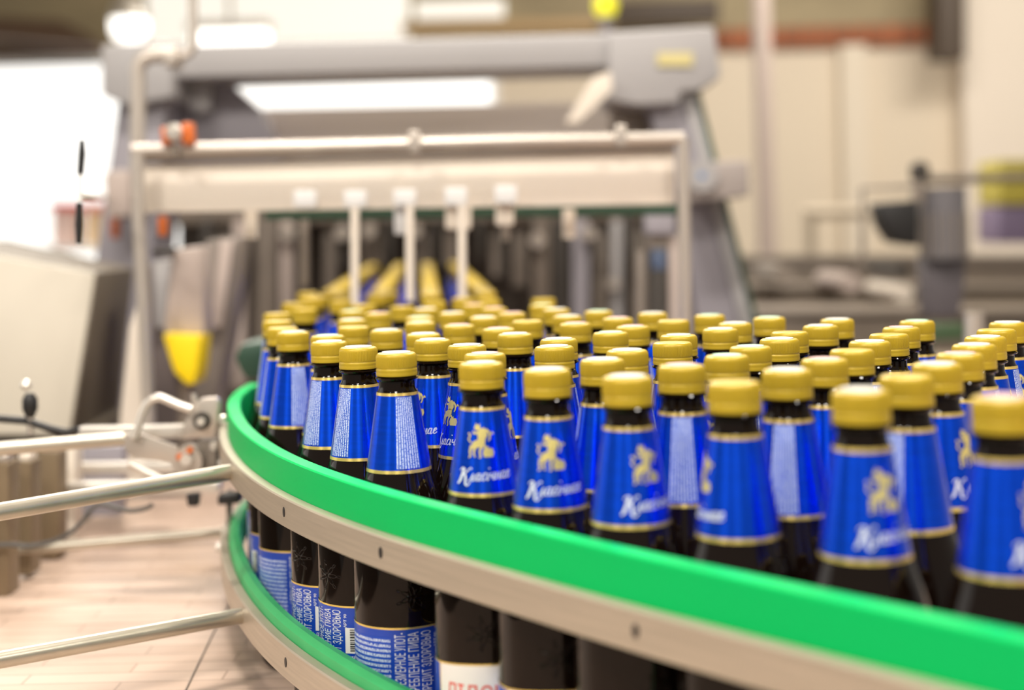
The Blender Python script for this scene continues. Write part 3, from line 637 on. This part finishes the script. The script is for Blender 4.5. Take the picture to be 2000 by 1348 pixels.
def wrap_patch(a0, a1, d0, d1, rf, off, name, m, nu=16, nv=3, swap=False, top=None):
    vs = []; fs = []; uvs = []
    for j in range(nv + 1):
        for i in range(nu + 1):
            a = math.radians(a0 + (a1 - a0) * i / nu); d = d0 + (d1 - d0) * j / nv
            if top and j == 0: d = top(i / nu)
            r = rf(d) + off; vs.append((r * math.sin(a), -r * math.cos(a), zc(d)))
            u, w = i / nu, 1 - j / nv
            uvs.append((w, u) if swap else (u, w))
    for j in range(nv):
        for i in range(nu):
            a = j * (nu + 1) + i; fs.append((a, a + nu + 1, a + nu + 2, a + 1))
    me = bpy.data.meshes.new(name); me.from_pydata(vs, [], fs); me.materials.append(m)
    uvl = me.uv_layers.new(name='UVMap')
    for lp in me.loops: uvl.data[lp.index].uv = uvs[lp.vertex_index]
    smooth(me); return me
ME['neckprint'] = wrap_patch(158, 203, .0292, .0767, rneck, .0001, 'small_print', M['micro_neck'])
RB = .0330
def rbody(d): return RB + .0002
# flat shapes wrapped round the bottle: list of polygons in millimetres (u right, v up) about (angle, depth)
def wrap_polys(polys, ang, d0, rf, off, name, m, thick=.00012):
    bm = bmesh.new()
    for poly in polys:
        vs = [bm.verts.new((u, v, 0)) for u, v in poly]
        try: bm.faces.new(vs)
        except Exception: pass
    bmesh.ops.triangulate(bm, faces=bm.faces[:])
    return wrap_bm(bm, ang, d0, rf, off, name, m)
def wrap_bm(bm, ang, d0, rf, off, name, m):
    us = [v.co.x for v in bm.verts]; lo, hi = min(us), max(us); u = math.floor(lo / 2.5) * 2.5
    while u < hi:
        bmesh.ops.bisect_plane(bm, geom=bm.verts[:] + bm.edges[:] + bm.faces[:], plane_co=(u, 0, 0), plane_no=(1, 0, 0)); u += 2.5
    for v in bm.verts:
        d = d0 - v.co.y / 1000; r = rf(d) + off; a = math.radians(ang) + v.co.x / 1000 / rf(d0)
        v.co = (r * math.sin(a), -r * math.cos(a), zc(d))
    for f in bm.faces:
        f.normal_update()
        c = f.calc_center_median()
        if f.normal.x * c.x + f.normal.y * c.y < 0: f.normal_flip()
    me = bpy.data.meshes.new(name); bm.to_mesh(me); bm.free(); me.materials.append(m); return me
def circ(cx, cy, rx, ry=None, n=20, rot=0):
    ry = ry or rx; return [(cx + rx * math.cos(2 * PI * k / n) * math.cos(rot) - ry * math.sin(2 * PI * k / n) * math.sin(rot), cy + rx * math.cos(2 * PI * k / n) * math.sin(rot) + ry * math.sin(2 * PI * k / n) * math.cos(rot)) for k in range(n)]
def stroke(pts, w):
    """calligraphic stroke: quads with varying width; pts (x,y), w list or number"""
    P = [Vector(p) for p in pts]; W = w if isinstance(w, (list, tuple)) else [w] * len(P); D = []; DW = []
    for i in range(len(P) - 1):
        p0 = P[max(i - 1, 0)]; p1 = P[i]; p2 = P[i + 1]; p3 = P[min(i + 2, len(P) - 1)]
        for k in range(6):
            t = k / 6; D.append(.5 * ((2 * p1) + (p2 - p0) * t + (2 * p0 - 5 * p1 + 4 * p2 - p3) * t * t + (3 * p1 - p0 - 3 * p2 + p3) * t ** 3)); DW.append(W[i] * (1 - t) + W[i + 1] * t)
    D.append(P[-1]); DW.append(W[-1]); L = []; R = []
    for i in range(len(D)):
        t = (D[min(i + 1, len(D) - 1)] - D[max(i - 1, 0)]); t = t.normalized() if t.length > 1e-6 else Vector((1, 0)); n = Vector((-t.y, t.x)) * DW[i] / 2
        L.append(tuple(D[i] + n)); R.append(tuple(D[i] - n))
    return [[L[i], L[i + 1], R[i + 1], R[i]] for i in range(len(D) - 1)]
# gold beast leaning over a small keg
em = []
em += [[(-4.6, -1.6), (-3.9, .4), (-1.6, 1.5), (.6, 2.6), (1.6, 1.6), (1.4, -.4), (.2, -1.7), (-1.6, -1.9), (-3.0, -2.6)]]
em += [[(-1.6, 1.5), (-1.9, 4.2), (-.9, 6.0), (1.2, 6.6), (2.3, 5.4), (2.6, 3.0), (1.6, 1.6)]]
em += [circ(-1.9, 6.6, 1.5, 1.2), [(-3.0, 7.1), (-2.6, 8.6), (-1.6, 7.4)], [(-1.3, 7.6), (-.6, 8.4), (-.7, 7.0)]]
em += stroke([(-1.4, 4.6), (-3.4, 4.2), (-3.9, 5.2)], [1.1, .8, .5])
em += stroke([(2.0, 5.6), (3.4, 4.4), (3.7, 2.2), (3.0, .8)], [1.3, 1.0, .8, .5])
em += stroke([(-4.3, -1.2), (-5.0, -3.6), (-4.7, -5.4), (-5.5, -6.2)], [1.6, .9, .7, .6])
em += stroke([(-3.0, -2.0), (-3.3, -4.4), (-2.7, -6.0)], [1.3, .7, .6])
em += stroke([(.2, -1.4), (-.8, -3.6), (-.5, -5.9), (-1.2, -6.3)], [1.3, .8, .7, .5])
em += stroke([(1.0, -1.0), (2.2, -2.4), (2.8, -1.6)], [1.1, .8, .5])
em += stroke([(-4.5, .0), (-6.0, 1.6), (-5.2, 3.2), (-6.2, 4.2)], [.5, .6, .6, .9])
em += [[(1.0, -2.4), (4.6, -2.4), (5.2, -4.2), (4.6, -6.1), (1.0, -6.1), (.4, -4.2)]]
em += stroke([(4.4, 3.2), (4.9, 4.4), (5.6, 3.6)], [.4, .8, .4])
em = [[(u * 1.4, v * 1.4) for u, v in q] for q in em]
ME['emblem'] = wrap_polys(em, 0, .0475, rneck, .00025, 'emblem', M['emblem'])
# script word
def word():
    s = []
    def S(pts, w, dx=0, sh=.32): s.extend(stroke([(x + y * sh + dx, y) for x, y in pts], w))
    T, t = .85, .36
    S([(-.9, 3.9), (-.1, 4.7), (1.3, 4.7)], [t, .5, t], 0); S([(1.3, 4.8), (1.0, 2.4), (.6, .2), (-.3, -1.1)], [1.1, 1.3, 1.2, .5], 0)
    S([(5.3, 4.3), (4.5, 4.7), (3.2, 3.5), (1.7, 2.3)], [.9, t, .5, t], 0); S([(1.9, 2.6), (3.2, 1.5), (4.0, -.9), (5.4, -1.6), (6.4, -.4)], [.5, 1.1, 1.0, .5, t], 0)
    x = 5.4
    S([(-.3, .3), (.3, -.0), (1.4, 2.6)], [.5, t, t], x); S([(1.4, 2.6), (1.5, .4), (2.0, 0), (2.6, .5)], [.6, .7, t, t], x); x += 2.9
    S([(1.6, 2.3), (.7, 2.5), (.1, 1.2), (.5, .1), (1.4, .4), (1.9, 1.4)], [t, t, T, t, t, t], x); S([(1.9, 2.6), (1.7, .4), (2.2, 0), (2.8, .5)], [.6, .7, t, t], x); x += 3.1
    S([(1.6, 2.2), (1.0, 2.6), (.2, 1.6), (.3, .3), (1.0, 0), (1.8, .5)], [.6, t, T, .6, t, t], x); x += 2.2
    S([(.3, 2.5), (.2, .5), (.6, 0), (1.2, .5)], [.6, .7, t, t], x); S([(.35, 4.0), (.45, 4.4)], [.7, .7], x); x += 1.5
    S([(.2, 2.5), (.1, 1.3), (.8, 1.1), (1.7, 1.6)], [.6, .6, t, t], x); S([(1.8, 2.6), (1.7, .4), (2.1, 0), (2.7, .5)], [.6, .7, t, t], x); x += 2.8
    S([(.3, 2.5), (.2, 0)], [.6, .7], x); S([(.25, 1.3), (1.7, 1.4)], [t, t], x); S([(1.8, 2.5), (1.7, .4), (2.1, 0), (2.7, .5)], [.6, .7, t, t], x); x += 2.8
    S([(1.6, 2.3), (.7, 2.5), (.1, 1.2), (.5, .1), (1.4, .4), (1.9, 1.4)], [t, t, T, t, t, t], x); S([(1.9, 2.6), (1.7, .4), (2.2, 0), (2.8, .5)], [.6, .7, t, t], x); x += 3.1
    S([(.3, 1.2), (1.6, 1.7), (1.3, 2.5), (.4, 2.0), (.2, .6), (1.0, 0), (2.2, .8)], [t, t, t, T, .7, t, t], x)
    return [[((u - 12.6) * 1.34, v * 1.62 + u * .06) for u, v in q] for q in s]
ME['word'] = wrap_polys(word(), 3, .0705, rneck, .00025, 'lettering', M['white'])
# body label
def smoothrect():
    n = 96; b = MB(); vs = []; fs = []
    for d in (.181, .256):
        for k in range(n):
            a = 2 * PI * k / n; r = rbody(d); vs.append((r * math.sin(a), -r * math.cos(a), zc(d)))
    for k in range(n): fs.append((k, n + k, n + (k + 1) % n, (k + 1) % n))
    b.add(vs, fs); return b
ME['body'] = mk(smoothrect(), 'body_label', M['bluepaper'])
ME['bodygold'] = mk(band(.1802, .1815, rbody, off=.0001), 'gold_border', M['goldline'])
ME['bodygold2'] = mk(band(.2550, .2565, rbody, off=.0001), 'gold_border', M['goldline'])
ME['front_gold'] = wrap_patch(-60, 60, .1792, .255, rbody, .00022, 'gold_edge', M['goldline'], 30, 3, top=lambda t: .1802 - .0022 * math.sin(PI * t))
ME['front'] = wrap_patch(-57.5, 57.5, .1808, .254, rbody, .00034, 'front_panel', M['paper'], 30, 3, top=lambda t: .1812 - .0022 * math.sin(PI * t))
ME['bodyprint'] = wrap_patch(80, 147, .1865, .2365, rbody, .0001, 'small_print', M['micro_body'], 16, 3, swap=True)
def textbm(body, size, rot=0, bold=.0, ox=0, oy=0, sx=1., align='LEFT'):
    cu = bpy.data.curves.new('t', 'FONT'); cu.body = body; cu.size = size; cu.offset = bold; cu.align_x = align; cu.resolution_u = 3
    o = bpy.data.objects.new('t', cu); COL.objects.link(o)
    bpy.context.view_layer.update()
    me = bpy.data.meshes.new_from_object(o); bm = bmesh.new(); bm.from_mesh(me)
    bpy.data.objects.remove(o); bpy.data.curves.remove(cu); bpy.data.meshes.remove(me)
    c, s = math.cos(rot), math.sin(rot)
    for v in bm.verts:
        x, y = v.co.x * sx, v.co.y; v.co = (x * c - y * s + ox, x * s + y * c + oy, 0)
    bmesh.ops.triangulate(bm, faces=bm.faces[:]); return bm
def merge(bms):
    out = bmesh.new()
    for bm in bms:
        me = bpy.data.meshes.new('x'); bm.to_mesh(me); bm.free(); out.from_mesh(me); bpy.data.meshes.remove(me)
    return out
# vertical warning, reading upwards: three lines
lines = ['ЧРЕЗМЕРНОЕ УПОТ-', 'РЕБЛЕНИЕ ПИВА', 'ВРЕДИТ ЗДОРОВЬЮ']
bms = []
for i, (t, L) in enumerate(zip(lines, (39.5, 39.0, 42.0))):
    bm = textbm(t, 9.8, 0, .04)
    xs = [v.co.x for v in bm.verts]; k = L / (max(xs) - min(xs)); x1 = max(xs)
    for v in bm.verts: v.co = (-v.co.y + i * 9.0, (v.co.x - x1) * k, 0)
    bms.append(bm)
bw = merge(bms)
ME['warning'] = wrap_bm(bw, 164, .1835, rbody, .00018, 'warning_text', M['white'])
icons = []
def ringp(cx, cy, r, w, n=24):
    return [[(cx + r * math.cos(2 * PI * k / n), cy + r * math.sin(2 * PI * k / n)), (cx + r * math.cos(2 * PI * (k + 1) / n), cy + r * math.sin(2 * PI * (k + 1) / n)), (cx + (r - w) * math.cos(2 * PI * (k + 1) / n), cy + (r - w) * math.sin(2 * PI * (k + 1) / n)), (cx + (r - w) * math.cos(2 * PI * k / n), cy + (r - w) * math.sin(2 * PI * k / n))] for k in range(n)]
icons += ringp(-3.4, 0, 3.2, .55) + ringp(-11.6, 0, 3.2, .55) + stroke([(-13, 1.2), (-11.6, -1.4), (-10.2, 1.2)], .6) + ringp(-19, 0, 3.0, .55) + stroke([(-19, 1.6), (-19, -1.6)], .9)
bi = bmesh.new()
for poly in icons:
    try: bi.faces.new([bi.verts.new((u, v, 0)) for u, v in poly])
    except Exception: pass
bi = merge([bi, textbm('18', 4.2, 0, .12, -3.5, -1.5, .95, 'CENTER')])
ME['icons'] = wrap_bm(bi, 150, .2425, rbody, .00018, 'warning_icons', M['white'])
random.seed(3)
bars = []; x = -8.
bars_w = [[(-1.2, -18), (7.5, -18), (7.5, 0), (-1.2, 0)]]
ME['barcode_ground'] = wrap_polys(bars_w, 203, .1955, rbody, .00016, 'barcode_panel', M['paper'])
y = -1.
while y > -17:
    w = random.choice((.3, .5, .8)); bars.append([(2.4, y - w), (7, y - w), (7, y), (2.4, y)]); y -= w + random.choice((.35, .6))
bars.append([(-1, -31), (6.5, -31), (6.5, -22.5), (-1, -22.5)])
ME['barcode'] = wrap_polys(bars, 203, .1955, rbody, .00026, 'barcode_bars', M['black'])
bd = merge([textbm('Дата', 3.0, 0, .03, -1, -21.6), textbm('Годен', 3.0, 0, .03, -1, -34.5), textbm('АРТ 90', 3.0, PI / 2, .05, 0, 0)])
ME['date'] = wrap_bm(bd, 203, .1955, rbody, .00022, 'date_text', M['white'])
bt_ = textbm('ЛІДСКАЕ', 13.5, 0, .1, 0, -13, .86, 'CENTER')
ME['front_word'] = wrap_bm(bt_, 0, .1875, rbody, .00048, 'front_lettering', M['red'])
# raised ornament in the glass just above the body label
orn = MB()
def ornament(a0):
    for k in range(7):
        pa = 2 * PI * k / 7
        for cx, L, W in ((5.2, 3.6, 1.5), (10.8, 1.8, .9)):
            pts = []
            for q in range(13):
                t = 2 * PI * q / 12; lx = cx + L * math.cos(t); ly = W * math.sin(t)
                u = lx * math.cos(pa) - ly * math.sin(pa); v = (lx * math.sin(pa) + ly * math.cos(pa)) * .85
                a = a0 + u / 1000 / RB; pts.append(((RB - .00028) * math.sin(a), -(RB - .00028) * math.cos(a), zc(.160) + v / 1000))
            orn.tube(pts, .0005, 8)
ornament(math.radians(175)); ME['ornament'] = mk(orn, 'embossed_ornament', M['glass'])
orn = MB(); ornament(0); ME['ornament2'] = mk(orn, 'embossed_ornament', M['glass'])

def make_bottle(pos, a, full, disc, label, group):
    """root is the glass; cap, labels are parts"""
    r = link('beer_bottle', ME['glass']); r.location = (pos[0], pos[1], DECK)
    r.rotation_euler = (0, 0, math.radians(a) - math.atan2(pos[0], pos[1]))
    tag(r, label, 'beer bottle', group)
    c = link('cap', ME['cap'], r)
    if disc: link('cap_print', ME[disc], c)
    n = link('neck_label', ME['neck'], r); link('gold_border', ME['neckgold'], n); link('gold_border', ME['neckgold2'], n)
    link('small_print', ME['neckprint'], n); link('emblem', ME['emblem'], n); link('lettering', ME['word'], n)
    if full:
        bl = link('body_label', ME['body'], r)
        for k, nm in (('bodygold', 'gold_border'), ('bodygold2', 'gold_border'), ('front_gold', 'gold_edge'), ('front', 'front_panel'), ('bodyprint', 'small_print'), ('warning', 'warning_text'), ('icons', 'warning_icons'), ('barcode_ground', 'barcode_panel'), ('barcode', 'barcode_bars'), ('date', 'date_text'), ('front_word', 'front_lettering')):
            link(nm, ME[k], bl)
        link('embossed_ornament', ME['ornament'], r); link('embossed_ornament', ME['ornament2'], r)
    else:
        bl = link('body_label', ME['body'], r); link('gold_border', ME['bodygold'], bl)
    return r

# ------------------------------------------------------------------ bottle places (photo pixel of the cap's top edge -> deck position)
ORD = ['first', 'second', 'third', 'fourth', 'fifth', 'sixth', 'seventh', 'eighth', 'ninth', 'tenth', 'eleventh', 'twelfth', 'thirteenth', 'fourteenth', 'fifteenth', 'sixteenth', 'seventeenth', 'eighteenth', 'nineteenth', 'twentieth', 'twenty-first', 'twenty-second', 'twenty-third', 'twenty-fourth', 'twenty-fifth', 'twenty-sixth', 'twenty-seventh', 'twenty-eighth', 'twenty-ninth', 'thirtieth', 'thirty-first', 'thirty-second', 'thirty-third', 'thirty-fourth', 'thirty-fifth', 'thirty-sixth', 'thirty-seventh', 'thirty-eighth', 'thirty-ninth', 'fortieth', 'forty-first', 'forty-second', 'forty-third', 'forty-fourth']
rows = dict(
    R=[(1430, 740, -72), (1541, 717, 170), (1612, 697, None), (1662, 680, None), (1698, 664.5, None), (1734, 650.5, None), (1758.7, 638, None), (1791, 625, 90)],
    S=[(1681, 757, 34), (1773, 728, 150), (1834, 705, 62), (1872, 688, None), (1901, 671, None), (1923, 656, 90), (1946, 641, None), (1968, 628, None)],
    Q=[(1227.6, 730, 32), (1334.6, 709, 178), (1420, 690, None), (1468, 674, None), (1518, 659, None), (1543, 647, None), (1598.5, 635, None), (1635, 622, None)],
    P=[(1062, 716, 5), (1171.6, 698, 88), (1231, 680, -82), (1298, 667, None), (1324.5, 652.5, None), (1399.5, 641.5, None), (1435, 629.5, None), (1502.5, 618.5, None)],
    O=[(925, 705.5, -3), (946, 690, 72), (1080, 674.5, -88), (1091, 660, None), (1199.4, 647.5, None), (1235.6, 635.5, None), (1315, 624, None), (1386, 614, None)],
)
frontname = dict(T='at the right edge of the photo', S='one in from the right edge, emblem turned right', R='with plain blue label and emblem turned far left', Q='with the script word starting mid label',
                 P='with centred gold beast, just right of the sharper twin', O='with centred gold beast and white lower label')
ordr = dict(S='second', R='third', Q='fourth', P='fifth', O='sixth')
B = []      # [x, y, a, disc, label, group, fullflag]
random.seed(11)
discs = ['disc_a', 'disc_a', 'disc_b', 'disc_c', 'disc_a', 'disc_b', None]
def addb(px, py, a, label, group, full=True, disc='?'):
    p = onplane(px, py, .0815); y = p.y - .0105
    if a is None: a = random.choice([90, 100, 80, 60, -100, 75, 110, -60, -110, 175, 20])
    B.append([p.x * (y / p.y), y, a, random.choice(discs) if disc == '?' else disc, label, group, full])
G1 = 'bottles against the green guide rail'; G2 = 'bottles in the slanting rows at right'; G3 = 'bottles packed in the middle'; G4 = 'bottles round the left bend'; G5 = 'far bottles in the machine lanes'
addb(1958, 770, 52, 'nearest gold-capped beer bottle, cut by the right edge, against the green rail', G1)
for k, lst in rows.items():
    for i, (px, py, a) in enumerate(lst):
        if i == 0: addb(px, py, a, 'gold-capped bottle against the rail ' + frontname[k], G1)
        else: addb(px, py, a, f'gold-capped bottle {ORD[i-1]} behind the {ordr[k]} rail bottle counted from the right edge', G2)
addb(767, 685, 198, 'sharp gold-capped bottle at the rail, small print right of centre on neck label', G1, disc='disc_a')
addb(696.5, 675, 134, 'gold-capped bottle with ribbed cap side and small print on left of neck', G1, disc='disc_a')
addb(645, 665, 132, 'gold-capped rail bottle just left of the one with ribbed cap side', G1, disc='disc_a')
addb(568, 647, 195, 'gold-capped rail bottle with broad pale print strip, left end of the row', G1, disc='disc_a')
# the loose near pack
near = [(1203, 619.5), (1274.6, 610), (1124, 630), (1005.5, 650, 100), (908.6, 671, -50), (1031, 624.5), (974, 640), (846, 661, -48), (824.5, 650.5), (896, 633.5), (821, 628), (1110, 616), (1164, 606), (1088, 603), (750.5, 643, 90), (632, 654.5, 160), (681, 637)]
near.sort(key=lambda t: t[0])
for i, t in enumerate(near): addb(t[0], t[1], t[2] if len(t) > 2 else None, f'gold-capped bottle loose in the centre pack, {ORD[i]} cap counted from its left', G3)
mid = [(735.5, 610), (786, 597), (825, 617), (832, 602), (878, 611), (850, 588), (925, 594), (947, 618), (974, 600), (918, 582), (997, 610), (1050, 595), (1030, 583), (970, 583), (692, 623), (690, 606), (664, 586), (710, 594)]
mid.sort(key=lambda t: t[0])
for i, t in enumerate(mid): addb(t[0], t[1], None, f'blurred gold-capped bottle behind the centre pack, {ORD[i]} from the left of its band', G3)
bend = [(549, 640), (541, 625), (536, 611), (594, 602), (575, 591), (610, 580), (640, 572)]
bend.sort(key=lambda t: t[0])
for i, t in enumerate(bend): addb(t[0], t[1], 90 if i < 3 else None, f'blurred gold-capped bottle in the left bend, {ORD[i]} cap from the left', G4, disc=None)
nfix = len(B)
lanes = [(-.262, 1.96), (-.187, 1.94), (-.112, 1.92), (-.038, 1.94)]
lname = ['leftmost', 'second', 'third', 'rightmost']
for li, (lx, ly) in enumerate(lanes):
    n = 0; y = ly
    while y < 3.9:
        B.append([lx - .062 * (y - ly), y, random.choice([90, 80, 175, 30, -70]), None, f'far blurred gold-capped bottle, {ORD[n]} from the front of the {lname[li]} machine lane', G5, False])
        n += 1; y += .0695 + random.random() * .01
# keep bottles from touching each other and inside the rail
D = .0662
inner = [(path[i] - PN[i] * .0125) for i in range(len(path))]
P0 = [(q[0], q[1]) for q in B]
for it in range(400):
    k_ = .04 if it < 300 else 0
    for i in range(len(B)):
        if k_: B[i][0] += (P0[i][0] - B[i][0]) * k_; B[i][1] += (P0[i][1] - B[i][1]) * k_
    for i in range(len(B)):
        for j in range(i + 1, len(B)):
            dx = B[j][0] - B[i][0]; dy = B[j][1] - B[i][1]
            if abs(dx) > D or abs(dy) > D: continue
            d = math.hypot(dx, dy)
            if d < D and d > 1e-6:
                s_ = (D - d) / 2 / d
                B[i][0] -= dx * s_; B[i][1] -= dy * s_; B[j][0] += dx * s_; B[j][1] += dy * s_
    for i in range(len(B)):
        if B[i][1] > 1.7: continue
        v = Vector((B[i][0], B[i][1])); q = min(range(len(inner)), key=lambda t: (inner[t] - v).length_squared)
        dd = (inner[q] - v).dot(PN[q])
        if dd < .0333: B[i][0] -= PN[q].x * (.0333 - dd); B[i][1] -= PN[q].y * (.0333 - dd)
for q in B: make_bottle((q[0], q[1]), q[2], q[6] and q[1] < 1.7, q[3] if q[1] < 1.6 else None, q[4], q[5])
